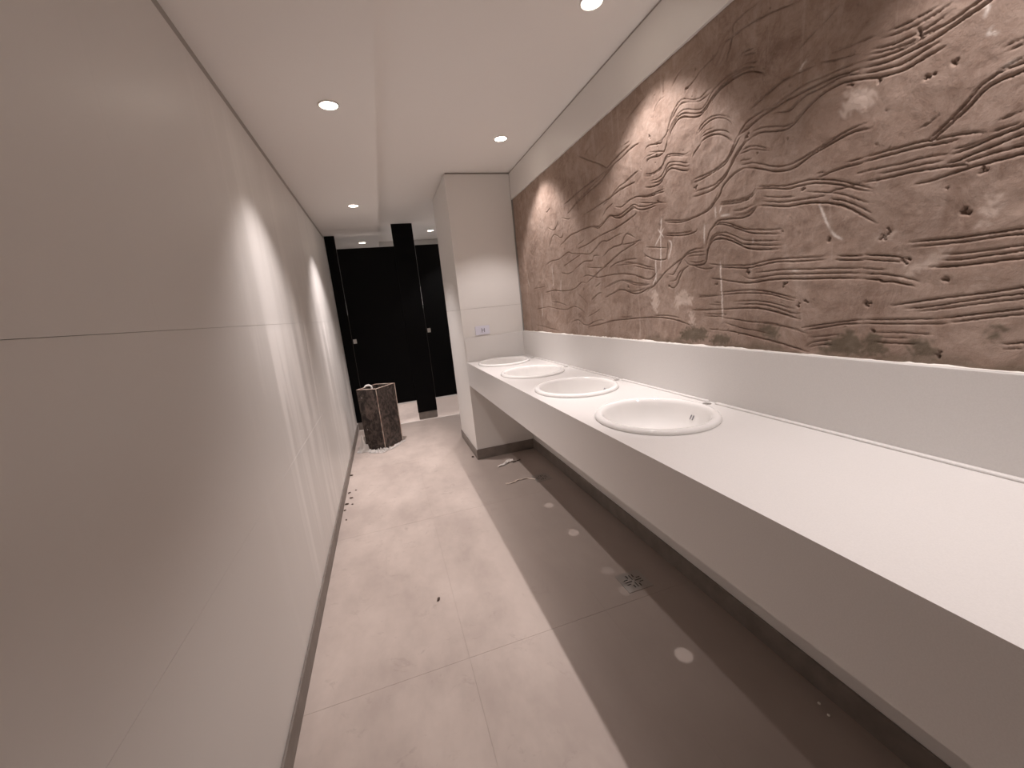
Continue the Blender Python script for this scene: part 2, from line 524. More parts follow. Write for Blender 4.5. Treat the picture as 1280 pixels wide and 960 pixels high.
dirty = m.mix(m.ramp(fine, 0.66, 0.78, 0.0, 0.3), dirty, (0.58, 0.51, 0.465))
clean_shaded = m.mix(m.ramp(dust, 0.3, 0.7), (0.325, 0.273, 0.243), (0.375, 0.318, 0.284))
m.colour(m.mix(walk_lit, clean_shaded, dirty)); m.roughness(m.ramp(walk_lit, 0, 1, 0.38, 0.75)); m.bump(fine, 0.08, 0.001)
m = M['black'] = Mat('matte_black_laminate', (0.003, 0.003, 0.0033), 0.5, spec=0.08)
m = M['steel'] = Mat('satin_steel', (0.62, 0.60, 0.57), 0.32, 1.0)
m = M['alu'] = Mat('dull_alloy_edge', (0.12, 0.11, 0.10), 0.5, 1.0)
m = M['drain'] = Mat('brushed_drain_steel', (0.36, 0.335, 0.31), 0.45, 0.6)
m = M['ring'] = Mat('white_downlight_ring', (0.75, 0.73, 0.70), 0.45)
m = M['plastic'] = Mat('white_switch_plastic', (0.70, 0.70, 0.80), 0.3)
m = M['slot'] = Mat('grey_socket_hole', (0.25, 0.24, 0.27), 0.6)
m = M['plaster'] = Mat('white_plaster_bits', (0.82, 0.79, 0.75), 0.9, spec=0.1)
m = M['scrap'] = Mat('pale_masking_scrap', (0.66, 0.57, 0.50), 0.8, spec=0.2)
m = M['crumb'] = Mat('dark_mortar_crumb', (0.10, 0.075, 0.06), 0.95, spec=0.1)
m = M['board'] = Mat('stained_brown_board', (0.06, 0.035, 0.025), 0.55)
m.colour(m.mix(m.ramp(m.noise(13, 8, 0.8, (1, 1, 0.8), 1.2), 0.44, 0.70), (0.010, 0.0055, 0.004), (0.17, 0.125, 0.105)))
m.roughness(m.ramp(m.noise(9, 4), 0.3, 0.7, 0.35, 0.75)); m.bump(m.noise(40, 4), 0.3, 0.002)
m = M['edge'] = Mat('raw_board_edge', (0.33, 0.22, 0.17), 0.8)
m.colour(m.mix(m.ramp(m.noise(16, 3), 0.4, 0.62), (0.34, 0.225, 0.185), (0.52, 0.45, 0.38)))
m = M['film'] = Mat('crumpled_plastic_film', (0.80, 0.77, 0.74), 0.25)
m.b.inputs['Transmission Weight'].default_value = 0.45; m.b.inputs['IOR'].default_value = 1.15
m = M['lens'] = Mat('lit_lamp_lens', (1, 1, 1), 0.4)
m.b.inputs['Emission Color'].default_value = rgb(1.0, 0.86, 0.72); m.b.inputs['Emission Strength'].default_value = SPILL
m = M['mortar'] = Mat('brown_mortar', (0.3, 0.22, 0.18), 0.9, spec=0.25)
at = m.n('ShaderNodeAttribute', attribute_name='stain'); sp = m.n('ShaderNodeSeparateColor'); m.link(at.outputs['Color'], sp.inputs[0])
cloud = m.noise(3.2, 6, 0.68, (1, 1, 1), 0.5); smear = m.noise(6, 5, 0.7, (1, 1.0, 0.35), 0.6); grit = m.noise(120, 4, 0.7)
mott = m.noise(9, 9, 0.78, (1, 1, 1), 0.7); runs = m.noise(1.0, 5, 0.65, (1, 26.0, 1.6), 0.2)
c = m.mix(m.ramp(cloud, 0.36, 0.66), (0.235, 0.163, 0.127), (0.385, 0.288, 0.235))
c = m.mix(m.ramp(mott, 0.42, 0.58, 0.0, 0.65), c, (0.44, 0.345, 0.29))
c = m.mix(m.ramp(runs, 0.62, 0.72, 0.0, 0.45), c, (0.52, 0.43, 0.37))
c = m.mix(m.ramp(smear, 0.56, 0.66, 0.0, 0.5), c, (0.48, 0.385, 0.33))
c = m.mix(m.ramp(grit, 0.3, 0.7, 0.0, 0.25), c, (0.20, 0.14, 0.11))
c = m.mix(m.mul(sp.outputs[0], 0.9), c, (0.56, 0.46, 0.40))
c = m.mix(m.mul(sp.outputs[1], 0.75), c, (0.105, 0.088, 0.060))
c = m.mix(sp.outputs[2], c, (0.80, 0.74, 0.69))
m.colour(c); m.bump(m.mul(grit, m.mul(mott, 1.5), 'ADD'), 0.5, 0.003)

# ------------------------------------------------------------------ the setting: floor
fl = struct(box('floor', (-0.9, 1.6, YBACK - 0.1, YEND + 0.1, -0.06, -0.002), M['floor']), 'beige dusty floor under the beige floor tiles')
gap = 0.0005
cols = [(-0.482, 0.130), (0.130, 0.742), (0.742, 1.215)]
rows = [YBACK, -1.005, 0.195, 1.395, 2.595, 3.795, 4.995, YEND]
random.seed(4)
for (x0, x1) in cols:
    for y0, y1 in zip(rows, rows[1:]):
        e = random.uniform(-0.0002, 0.0)
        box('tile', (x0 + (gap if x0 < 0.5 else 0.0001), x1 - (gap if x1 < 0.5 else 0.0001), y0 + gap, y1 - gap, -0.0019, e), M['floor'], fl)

# left wall: backing, three courses of big tiles, skirting, shadow gap
wl = struct(box('wall_left', (XL - 0.12, XL - 0.016, YBACK - 0.1, YEND + 0.1, -0.05, ZL + 0.1), M['shadow_gap']), 'white tiled long wall facing the vanity counter')
def wall_tiles(z0, z1, ys, gy=0.0002, gz=0.0003, x0=XL - 0.0165, x1=XL):
    for y0, y1 in zip(ys, ys[1:]):
        d = random.uniform(-0.0003, 0.0003)
        box('tile', (x0, x1 + d, y0 + gy, y1 - gy, z0 + 0.0003, z1 - gz), M['wall_tile'], wl)
ystop = YB + 0.15
top_y = [YBACK, -1.2, 0.0, 1.13, 2.33, 3.53, 4.73, ystop]
wall_tiles(1.372, 2.296, top_y, 0.00005)
wall_tiles(0.745, 1.372, [YBACK, -0.665, 0.535, 1.735, 2.935, 4.135, ystop], 0.0003, 0.0006)
wall_tiles(0.0, 0.745, [YBACK, -1.27, -0.07, 1.13, 2.33, 3.53, 4.73, ystop])
box('tile', (XL - 0.0165, XL, ystop + 0.001, YEND, 0.0, 2.30), M['wall_tile'], wl)
struct(box('trim_1', (XL - 0.0159, XL - 0.004, YBACK, YB - 0.001, 2.2965, ZL - 0.0002), M['shadow_gap']), 'grey gap profile between the left wall tiles and the ceiling')
bb = struct(box('baseboard_left', (XL + 0.0005, XL + 0.009, YBACK, 1.105, 0.0, ZBB - 0.012), M['base'], bevel=0.001), 'taupe tile skirting along the foot of the white left wall')
for y0, y1 in ((1.107, 2.305), (2.307, 3.505), (3.507, 4.705), (4.707, YB - 0.02)):
    box('tile', (XL + 0.0005, XL + 0.009, y0, y1, 0.0, ZBB - 0.012), M['base'], bb, bevel=0.001)

# right wall: lower wall, mortar field, white band above
wr = struct(box('wall_right', (XR + 0.045, XR + 0.16, YBACK - 0.1, YEND + 0.1, -0.05, ZR + 0.1), M['plain_wall']), 'right wall behind the vanity counter')
box('lower_panel', (XR + 0.0002, XR + 0.0455, YBACK, YP, 0.0, ZBS - 0.001), M['plain_wall'], wr)
for y0, y1 in ((YBACK, -0.4), (-0.3999, 1.60), (1.6001, YP)):
    box('upper_band', (XR + 0.0002, XR + 0.0455, y0, y1, ZMT, ZR - 0.012), M['end_tile'], wr)
box('shadow_gap', (XR + 0.006, XR + 0.0455, YBACK, YP, ZR - 0.012, ZR), M['shadow_gap'], wr)
br = struct(box('baseboard_right', (XR - 0.009, XR - 0.0005, YBACK, YP - 0.0095, 0.0, ZBB), M['base'], bevel=0.001), 'taupe tile skirting on the wall under the vanity counter')
struct(box('wall_right_rear', (XR, XR + 0.0125, YP2 + 0.001, YEND, 0.0, ZR), M['end_tile']), 'white wall strip behind the pillar')

# mortar coat with trowelled grooves: one fine height field in the plane of the wall
def mortar():
    st = 0.0025; y0, y1, z0, z1 = -0.35, YP - 0.001, ZBS - 0.02, ZMT + 0.005
    ny = int((y1 - y0) / st) + 1; nz = int((z1 - z0) / st) + 1
    Y = np.linspace(y0, y1, ny); Z = np.linspace(z0, z1, nz)
    D = np.zeros((nz, ny)); R = np.zeros((nz, ny)); ST = np.zeros((nz, ny, 4)); ST[..., 3] = 1
    rng = np.random.default_rng(3)
    def smooth(p, step=0.0022):
        p = np.asarray(p, float)
        if len(p) < 3:
            n = max(2, int(np.linalg.norm(p[-1] - p[0]) / step)); t = np.linspace(0, 1, n)[:, None]; return p[0] * (1 - t) + p[-1] * t
        q = np.vstack([2 * p[0] - p[1], p, 2 * p[-1] - p[-2]]); out = []
        for i in range(1, len(q) - 2):
            n = max(2, int(np.linalg.norm(q[i + 1] - q[i]) / step)); t = np.linspace(0, 1, n, endpoint=False)[:, None]
            a, b, c, d = q[i - 1], q[i], q[i + 1], q[i + 2]
            out.append(0.5 * (2 * b + (c - a) * t + (2 * a - 5 * b + 4 * c - d) * t ** 2 + (3 * b - a - 3 * c + d) * t ** 3))
        return np.vstack(out + [p[-1:]])
    def stamp(pts, w, dep, target, taper=True):
        n = len(pts); k = int(3.2 * w / st) + 1
        for i, (a, b) in enumerate(pts):
            f = min(1.0, (min(i, n - 1 - i) + 1.5) / (0.12 * n + 4)) if taper else 1.0
            ci = int(round((a - y0) / st)); cj = int(round((b - z0) / st))
            i0, i1, j0, j1 = max(ci - k, 0), min(ci + k + 1, ny), max(cj - k, 0), min(cj + k + 1, nz)
            if i0 >= i1 or j0 >= j1: continue
            rr = ((Y[i0:i1][None, :] - a) ** 2 + (Z[j0:j1][:, None] - b) ** 2) / (w * w)
            v = dep * f * np.exp(-rr)
            sub = target[j0:j1, i0:i1]; np.maximum(sub, v, out=sub)
            if target is D:
                v2 = dep * f * 0.03 * np.exp(-rr / 5.0); s2 = R[j0:j1, i0:i1]; np.maximum(s2, v2, out=s2)
    lines = [(g[0], np.array(g[1:]).reshape(-1, 2) / 1000) for g in nums(GROOVES)]
    extra = [(w, p - np.array([0.80, -0.02])) for w, p in lines if 0.55 < p[:, 0].mean() < 1.15 and p[:, 0].max() < 1.25]
    for w, p in lines + extra:
        q = smooth(p); q = q + rng.normal(0, 0.0005, q.shape)
        far = 1.0 + 0.30 * max(0.0, float(q[:, 0].mean()) - 1.2); stamp(q, (0.0010 + 0.00013 * w) * far, 0.0012 * w, D)
    for a, b in nums(PITS):
        stamp(np.array([[a / 1000 + dx, b / 1000 + dz] for dx, dz in rng.normal(0, 0.0035, (5, 2))]), 0.0026, 0.011, D, False)
    for _ in range(160):
        a, b = rng.uniform(y0, y1), rng.uniform(z0, z1)
        stamp(np.array([[a, b]]), rng.uniform(0.0018, 0.0028), rng.uniform(0.003, 0.007), D, False)
    sc = np.array([float(v) for v in EDGE_SCAR.split()]).reshape(-1, 2) / 1000
    stamp(smooth(sc) + rng.normal(0, 0.0015, (len(smooth(sc)), 2)), 0.014, 0.011, D, False)
    for l in nums(CHALK):
        q = smooth(np.array(l).reshape(-1, 2) / 1000); stamp(q + rng.normal(0, 0.0006, q.shape), 0.0030, 0.85, ST[..., 2])
    def fill(poly, ch, amount):
        p = np.array(poly).reshape(-1, 2) / 1000; c = p.mean(0)
        i0, i1 = np.searchsorted(Y, [p[:, 0].min() - .03, p[:, 0].max() + .03]); j0, j1 = np.searchsorted(Z, [p[:, 1].min() - .03, p[:, 1].max() + .03])
        YY, ZZ = np.meshgrid(Y[i0:i1], Z[j0:j1])
        YY = YY + 0.010 * np.sin(ZZ * 240 + 3 * np.sin(YY * 170)); ZZ = ZZ + 0.008 * np.sin(YY * 210 + 2 * np.sin(ZZ * 190))
        ins = np.zeros(YY.shape, bool)
        for (ax, az), (bx_, bz) in zip(p, np.roll(p, -1, 0)):
            ins ^= ((az > ZZ) != (bz > ZZ)) & (YY < (bx_ - ax) * (ZZ - az) / (bz - az + 1e-12) + ax)
        f = ins.astype(float)
        for _ in range(2): f = (f + np.roll(f, 1, 0) + np.roll(f, -1, 0) + np.roll(f, 1, 1) + np.roll(f, -1, 1)) / 5
        s = ST[j0:j1, i0:i1, ch]; np.maximum(s, amount * f, out=s)
    for l in nums(PALE): fill(l, 0, 1.0)
    for l in nums(DAMP): fill(l, 1, 1.0)
    # darker seam where the coat meets the splashback
    YY, ZZ = np.meshgrid(Y, Z); wv = 0.018 + 0.012 * np.sin(YY * 13) + 0.010 * np.sin(YY * 31 + 1) + 0.006 * np.sin(YY * 83)
    np.maximum(ST[..., 1], 0.75 * np.clip(1.25 - (ZZ - ZBS) / np.clip(wv, 0.004, None), 0, 1) * np.clip((2.2 - YY) / 0.6, 0.25, 1), out=ST[..., 1])
    # slow waves of the hand-laid coat
    YY, ZZ = np.meshgrid(Y, Z)
    slow = 0.0016 * np.sin(YY * 9 + 2 * np.sin(ZZ * 7)) * np.cos(ZZ * 11 + np.sin(YY * 5)) + 0.0006 * np.sin(YY * 47 + 3 * np.sin(ZZ * 31)) * np.sin(ZZ * 53 + 2 * np.sin(YY * 23))
    def vnoise(cell):
        a = rng.normal(0, 1, (int(nz / cell) + 3, int(ny / cell) + 3))
        u = np.arange(ny) / cell; v = np.arange(nz) / cell; iu = u.astype(int); iv = v.astype(int)
        fu = (u - iu)[None, :]; fv = (v - iv)[:, None]; fu = fu * fu * (3 - 2 * fu); fv = fv * fv * (3 - 2 * fv)
        return (a[iv][:, iu] * (1 - fu) + a[iv][:, iu + 1] * fu) * (1 - fv) + (a[iv + 1][:, iu] * (1 - fu) + a[iv + 1][:, iu + 1] * fu) * fv
    slow += 0.0007 * vnoise(14) + 0.00035 * vnoise(5)
    X = XR + 0.011 + D - R - slow
    X = np.clip(X, XR + 0.0012, None)
    co = np.stack([X, YY, ZZ], -1).reshape(-1, 3).astype(np.float32)
    idx = np.arange(ny * nz).reshape(nz, ny)
    q = np.stack([idx[:-1, :-1], idx[1:, :-1], idx[1:, 1:], idx[:-1, 1:]], -1).reshape(-1, 4)
    me = bpy.data.meshes.new('mortar_coat'); nq = len(q)
    me.vertices.add(len(co)); me.vertices.foreach_set('co', co.ravel())
    me.loops.add(nq * 4); me.loops.foreach_set('vertex_index', q.ravel().astype(np.int32))
    me.polygons.add(nq); me.polygons.foreach_set('loop_start', np.arange(0, nq * 4, 4, dtype=np.int32))
    me.polygons.foreach_set('use_smooth', np.ones(nq, bool))
    me.update(calc_edges=True)
    a = me.attributes.new('stain', 'FLOAT_COLOR', 'POINT'); a.data.foreach_set('color', ST.reshape(-1).astype(np.float32))
    me.materials.append(M['mortar'].m)
    o = bpy.data.objects.new('mortar_coat', me); C.objects.link(o); o.parent = wr
    o['label'] = 'rough brown mortar coat scored with wavy trowel grooves'
mortar()
# the wall behind the deep grooves steps back
# ------------------------------------------------------------------ pillar that ends the counter
we = struct(box('wall_end', (XF + 0.012, XR + 0.0445, YP + 0.012, YP2, -0.05, ZR + 0.02), M['shadow_gap']), 'white tiled pillar at the far end of the vanity counter')
for z0, z1 in ((0.0, 1.352), (1.352, ZR - 0.014)):
    box('tile', (XF, XR - 0.001, YP, YP + 0.0125, z0 + 0.0008, z1 - 0.0008), M['end_tile'], we, bevel=0.001)
    box('tile', (XF, XF + 0.0125, YP + 0.013, YP2, z0 + 0.0008, z1 - 0.0008), M['end_tile'], we, bevel=0.001)
be = struct(box('baseboard_end', (XF - 0.006, XR - 0.0005, YP - 0.009, YP - 0.0005, 0.0, ZBB), M['base'], bevel=0.001), 'taupe tile skirting around the foot of the pillar')
box('tile', (XF - 0.009, XF - 0.0005, YP - 0.0085, YP2, 0.0, ZBB - 0.01), M['base'], be, bevel=0.001)

# ceiling in two heights, end walls
bm = bmesh.new(); bx(bm, XSTEP, XR + 0.2, YBACK - 0.1, YEND + 0.1, ZR, ZR + 0.1)
ce = struct(obj('ceiling', bm, M['paint']), 'white plasterboard ceiling with a lower strip along the left wall')
box('dropped_strip', (XL - 0.12, XSTEP, YBACK - 0.1, YEND + 0.1, ZL, ZR + 0.1), M['paint'], ce)
struct(box('wall_back', (XL - 0.1, XR + 0.1, YBACK - 0.12, YBACK, -0.05, ZR + 0.05), M['plain_wall']), 'plain white wall behind the viewpoint')
struct(box('wall_rear', (XL - 0.1, XR + 0.1, YEND, YEND + 0.12, -0.05, ZR + 0.05), M['plain_wall']), 'pale rear wall inside the toilet cubicles')

# ------------------------------------------------------------------ downlights
def make_downlight(x, y, z, label, power=1.0, blend=0.5, outer=1.0, core=0.6, core_size=60):
    t = thing('downlight', label, 'ceiling light', (x, y, z), 0, 'recessed ceiling downlights')
    bm = bmesh.new()
    lathe(bm, [(0.039, -0.0005), (0.047, -0.0005), (0.0475, -0.003), (0.044, -0.0055), (0.0405, -0.005), (0.039, -0.0025)], 40, close=True)
    obj('ring', bm, M['ring'], t, smooth=True)
    bm = bmesh.new(); disc(bm, (0, 0), 0.0388, -0.0018, 36, up=False)
    obj('lens', bm, M['lens'], t, normals=False)
    for nm, en, size, bl in (('beam', BEAM_W * outer, 95, blend), ('beam_core', BEAM_W * core, core_size, 1.0)):
        l = bpy.data.lights.new(nm, 'SPOT'); l.energy = en * power; l.color = LAMP_COLOUR; l.spot_size = math.radians(size); l.spot_blend = bl
        l.shadow_soft_size = 0.013
        lo = bpy.data.objects.new(nm, l); C.objects.link(lo); lo.parent = t; lo.location = (0, 0, -0.012)
    return t
LX, RX = -0.080, 0.937
for y, lb in ((2.207, 'recessed round downlight in the lower ceiling strip, nearest of that row in view'),
              (3.98, 'small recessed downlight in the lower ceiling strip just before the black cubicles'),
              (5.824, 'tiny recessed downlight glimpsed over the wide black cubicle door')):
    make_downlight(LX, y, ZL, lb, 2.0 if y > 5 else (1.7 if y > 3 else 1.08), 0.8, 0.9)
for y, lb in ((2.81, 'recessed downlight above the far sinks, close to the pillar'),
              (1.57, 'recessed downlight above the nearest sink, cut by the top of the picture'),
              (0.33, 'recessed downlight above the empty near end of the counter'),
              (-0.91, 'recessed downlight above the counter behind the viewpoint'),
              (4.78, 'recessed downlight in the main ceiling hidden behind the pillar')):
    make_downlight(RX, y, ZR, lb, {-0.91: 0.4, 0.33: 0.76, 4.78: 0.7}.get(y, 0.64), 0.45, 0.88, 1.5 if y in (1.57, 2.81) else 0.55, 42 if y in (1.57, 2.81) else 60)
make_downlight(0.812, 5.784, ZR, 'tiny recessed downlight over the narrow black door beside the pillar', 2.0)

# ------------------------------------------------------------------ vanity counter
vc = thing('vanity_counter', 'long white quartz vanity counter with a deep front apron and a splashback', 'counter', (0, 0, 0))
holes = [1.242, 1.886, 2.522, 3.184]; SX = 0.903
scy = [h - 0.013 for h in holes]
YC0 = -0.7
XK = 1.187                                                    # face of the splashback
def plate_hole(bm, x0, x1, y0, y1, z0, z1, cx, cy, a, b, n=64):
    """slab with an oval hole through it"""
    ang = [2 * math.pi * k / n for k in range(n)]
    def rect(t):
        dx, dy = math.cos(t), math.sin(t); s = []
        if dx > 1e-9: s.append((x1 - cx) / dx)
        if dx < -1e-9: s.append((x0 - cx) / dx)
        if dy > 1e-9: s.append((y1 - cy) / dy)
        if dy < -1e-9: s.append((y0 - cy) / dy)
        s = min(s); return cx + s * dx, cy + s * dy
    ang = sorted(ang + [math.atan2(yy - cy, xx - cx) % (2 * math.pi) for xx in (x0, x1) for yy in (y0, y1)]); n = len(ang)
    R = [[bm.verts.new((*rect(t), z)) for t in ang] for z in (z1, z0)]
    I = [[bm.verts.new((cx + a * math.cos(t), cy + b * math.sin(t), z)) for t in ang] for z in (z1, z0)]
    for k in range(n):
        j = (k + 1) % n
        bm.faces.new((R[0][k], R[0][j], I[0][j], I[0][k])); bm.faces.new((R[1][j], R[1][k], I[1][k], I[1][j]))
        bm.faces.new((I[0][k], I[0][j], I[1][j], I[1][k]))
bm = bmesh.new(); zt, zb = ZCT, ZCT - 0.030
edges = [YC0] + [holes[0] - 0.33] + [(holes[i] + holes[i + 1]) / 2 for i in range(3)] + [YP - 0.001]
bx(bm, XF, XK, edges[0], edges[1], zb, zt)
for i in range(4):
    y0, y1 = edges[i + 1], edges[i + 2]
    plate_hole(bm, XF, 1.122, y0, y1, zb, zt, SX, scy[i], 0.190, 0.212)
    plate_hole(bm, 1.122, XK, y0, y1, zb, zt, 1.155, holes[i], 0.0170, 0.0170, 24)
obj('top', bm, M['stone'], vc)
box('apron', (XF - 0.0005, XF + 0.022, YC0, YP - 0.001, ZAP, zt - 0.0302), M['stone'], vc)
box('apron_cap', (XF - 0.0005, XF, YC0, YP - 0.001, zt - 0.0302, zt), M['stone'], vc)
box('splashback', (XK, XR - 0.0005, YC0, YP - 0.0005, zb, ZBS), M['stone'], vc, bevel=0.0015)
box('side_splashback', (XF + 0.004, XK - 0.0005, YP - 0.018, YP - 0.0008, zt + 0.0002, ZBS - 0.004), M['stone'], vc, bevel=0.0015)
bm = bmesh.new()                                              # small stone fillet where counter meets splashback
for y0, y1 in ((YC0, 1.22), (1.262, 1.866), (1.906, 2.502), (2.542, 3.164), (3.204, YP - 0.02)):
    x = XK - 0.0175
    bx(bm, x, XK - 0.0003, y0, y1, zt - 0.001, zt + 0.006)
obj('back_fillet', bm, M['stone'], vc, bevel=0.003)
bm = bmesh.new()                                              # torn plaster line left on top of the splashback
random.seed(8); ys = np.arange(YC0 + 0.3, YP - 0.01, 0.012)
prev = None
for y in ys:
    h = max(0.0006, 0.0012 + 0.005 * noise.noise((y * 14, 1.3, 0)) + 0.003 * noise.noise((y * 55, 4.1, 0)))
    w = 0.006 + 0.004 * noise.noise((y * 23, 7.7, 0))
    r = [bm.verts.new(p) for p in ((XR + 0.0002, y, ZBS + 0.0002), (XR + 0.004, y, ZBS + h), (XR + 0.012, y, ZBS + h * 1.3))]
    if prev:
        for k in range(2): bm.faces.new((prev[k], r[k], r[k + 1], prev[k + 1]))
    prev = r
o = obj('plaster_line', bm, M['plaster'], wr); o['label'] = 'ragged white plaster line on the splashback edge'

# ------------------------------------------------------------------ drop-in sinks
a_, b_ = 0.210, 0.235
sink = thing('sink', 'oval white drop-in basin nearest to the camera', 'sink', (SX, scy[0], ZCT), 0, 'oval basins set into the vanity counter')
bm = bmesh.new()
prof = [(1.0, 0.0008), (1.004, 0.005), (0.992, 0.011), (0.965, 0.0152), (0.93, 0.0165), (0.895, 0.0150), (0.868, 0.0095), (0.85, 0.0),
        (0.835, -0.018), (0.80, -0.055), (0.73, -0.095), (0.60, -0.125), (0.42, -0.142), (0.22, -0.150), (0.106, -0.154), (0.106, -0.163),
        (0.25, -0.162), (0.45, -0.154), (0.64, -0.137), (0.77, -0.105), (0.83, -0.06), (0.855, -0.025), (0.86, 0.0004)]
lathe(bm, prof, 72, a_, b_, close=True)
obj('bowl', bm, M['ceramic'], sink, smooth=True)
bm = bmesh.new()                                              # overflow opening under the tap hole
for dy in (-0.007, 0.005):
    p0 = Vector((a_ * 0.818, dy, -0.030)); p1 = Vector((a_ * 0.807, dy + 0.007, -0.048))
    tube(bm, [p0, (p0 + p1) / 2, p1], 0.0022, 8)
o = obj('overflow_hole', bm, M['slot'], sink, smooth=True)
for i, lb in ((1, 'oval white drop-in basin, second from the camera'), (2, 'oval white drop-in basin, third from the camera'),
              (3, 'oval white drop-in basin next to the pillar, under the socket')):
    copy_thing(sink, (SX, scy[i], ZCT), lb)

# ------------------------------------------------------------------ socket on the pillar
t = thing('wall_socket', 'white plastic wall socket on the pillar above the farthest basin', 'socket', (0.824, YP, 1.161))
box('cover_plate', (-0.064, 0.064, -0.009, -0.0005, -0.038, 0.038), M['plastic'], t, bevel=0.003)
o = box('insert', (-0.024, 0.030, -0.0115, -0.0085, -0.026, 0.026), M['plastic'], t, bevel=0.001)
box('slot', (-0.010, -0.003, -0.0122, -0.0114, -0.018, 0.018), M['slot'], o)
box('slot', (0.012, 0.019, -0.0122, -0.0114, -0.018, 0.018), M['slot'], o)
box('slot', (-0.0028, 0.0118, -0.0121, -0.0114, -0.003, 0.003), M['slot'], o)

# ------------------------------------------------------------------ toilet cubicle front
t = thing('toilet_cubicle', 'matte black toilet cubicle front with two doors at the end of the passage', 'cubicle', (0, YB, 0))
TH = 0.020
def pn(x0, x1, z0, z1): return box('panel', (x0, x1, 0, TH, z0, z1), M['black'], t, bevel=0.001)
pn(XL + 0.001, -0.372, 0.095, ZL - 0.0005)
pn(0.279, 0.526, 0.095, ZR - 0.0005)
pn(1.125, XR - 0.001, 0.095, ZR - 0.0005)
box('divider', (0.385, 0.405, TH + 0.001, 1.10, 0.13, 2.19), M['black'], t)
for x0, x1 in ((XL + 0.010, -0.374), (0.283, 0.522), (1.127, XR - 0.010)):
    box('foot', (x0, x1, 0.004, TH - 0.004, 0.0, 0.0948), M['base'], t)
def door(x0, x1, z0, z1):
    d = box('door', (x0, x1, 0.002, TH - 0.002, z0, z1), M['black'], t, bevel=0.001)
    box('edge_strip', (x0 - 0.0028, x0 - 0.0002, 0.001, TH - 0.004, z0, 1.42), M['alu'], d)  # metal strip added to imitate light seen through the door gap
    return d
d1 = door(-0.3690, 0.2785, 0.262, 2.185); d2 = door(0.5290, 1.1245, 0.262, 2.185)
for d, x, z in ((d1, -0.340, 1.105), (d2, 0.560, 1.140)):
    bm = bmesh.new(); bx(bm, x - 0.020, x + 0.020, -0.006, 0.0017, z - 0.026, z + 0.026)
    bx(bm, x - 0.004, x + 0.014, -0.016, -0.006, z - 0.012, z + 0.010)
    o = obj('latch', bm, M['steel'], d, bevel=0.0015); o['label'] = 'small square steel latch plate'
for d, x in ((d1, 0.270), (d2, 1.116)):
    for z in (0.48, 1.95):
        bm = bmesh.new(); tube(bm, [(x, -0.004, z - 0.05), (x, -0.004, z + 0.05)], 0.0055, 10)
        obj('hinge', bm, M['black'], d, smooth=True)

# ------------------------------------------------------------------ brown board box on a sheet of film
P = [Vector((-0.157, 4.249, 0)), Vector((0.024, 4.462, 0)), Vector((-0.162, 4.581, 0)), Vector((-0.343, 4.368, 0))]
cen = sum(P, Vector()) / 4; BH = 0.655; th = 0.016
t = thing('board_box', 'tall open box of stained dark brown boards with pale edges on the passage floor', 'box', (cen.x, cen.y, 0))
def corner(i, z, inset=0.0):
    f = 1.0 + 0.045 * z / BH; d = P[i % 4] - cen; d = d * f * (1 - inset / d.length * 1.42)
    return Vector((d.x, d.y, z + 0.004))
def quad_slab(bm, a, b, z0, z1, ins0, ins1):
    v = [bm.verts.new(corner(k, z, s)) for s in (ins0, ins1) for z in (z0, z1) for k in (a, b)]
    for f in ((0, 1, 3, 2), (4, 6, 7, 5), (0, 4, 5, 1), (2, 3, 7, 6), (0, 2, 6, 4), (1, 5, 7, 3)): bm.faces.new([v[i] for i in f])
for i in range(4):
    bm = bmesh.new(); quad_slab(bm, i, i + 1, 0.0, BH - 0.002, 0.0005, th); obj('board', bm, M['board'], t)
for i in range(4):                                            # raw pale edges: top rims and corner arrises
    bm = bmesh.new(); quad_slab(bm, i, i + 1, BH - 0.002, BH + 0.0015, 0.0, th); obj('rim', bm, M['edge'], t)
    if i > 1: continue
    a, b = corner(i, 0.0), corner(i, BH); bm = bmesh.new(); tube(bm, [a, b], 0.0042, 6); obj('corner_edge', bm, M['edge'], t)
    if i < 1:
        bm = bmesh.new(); tube(bm, [corner(0, 0.004), corner(1, 0.004)], 0.0045, 6); obj('bottom_edge', bm, M['edge'], t)
bm = bmesh.new(); vv = [bm.verts.new(corner(i, 0.03, 0.02)) for i in range(4)]; bm.faces.new(vv); obj('bottom_board', bm, M['board'], t)
for q in ((0.78, 0.87), (0.3, 0.35)):                         # screw heads
    f = q[0]; p = corner(3, BH * q[1]).lerp(corner(0, BH * q[1]), 0.22); n = Vector((-0.75, -0.66, 0))
    bm = bmesh.new(); tube(bm, [p - n * 0.001, p + n * 0.003], 0.0045, 8); obj('screw', bm, M['steel'], t)
# offcut of pale hose standing inside the box, its bend showing over the rim
hb = Vector((cen.x - 0.078, cen.y + 0.045, 0.0))
bm = bmesh.new()
pts = [hb + Vector((-0.036, 0.0, 0.046)), hb + Vector((-0.036, 0.0, 0.645))] + [hb + Vector((-0.036 * math.cos(u), 0, 0.645 + 0.030 * math.sin(u))) for u in np.linspace(0.3, math.pi - 0.3, 9)] + [hb + Vector((0.036, 0, 0.645)), hb + Vector((0.036, 0, 0.40))]
tube(bm, pts, 0.0095, 12)
tag(obj('hose', bm, M['plaster'], smooth=True), 'bent pale hose standing in the brown board box, its bend above the rim', 'hose')
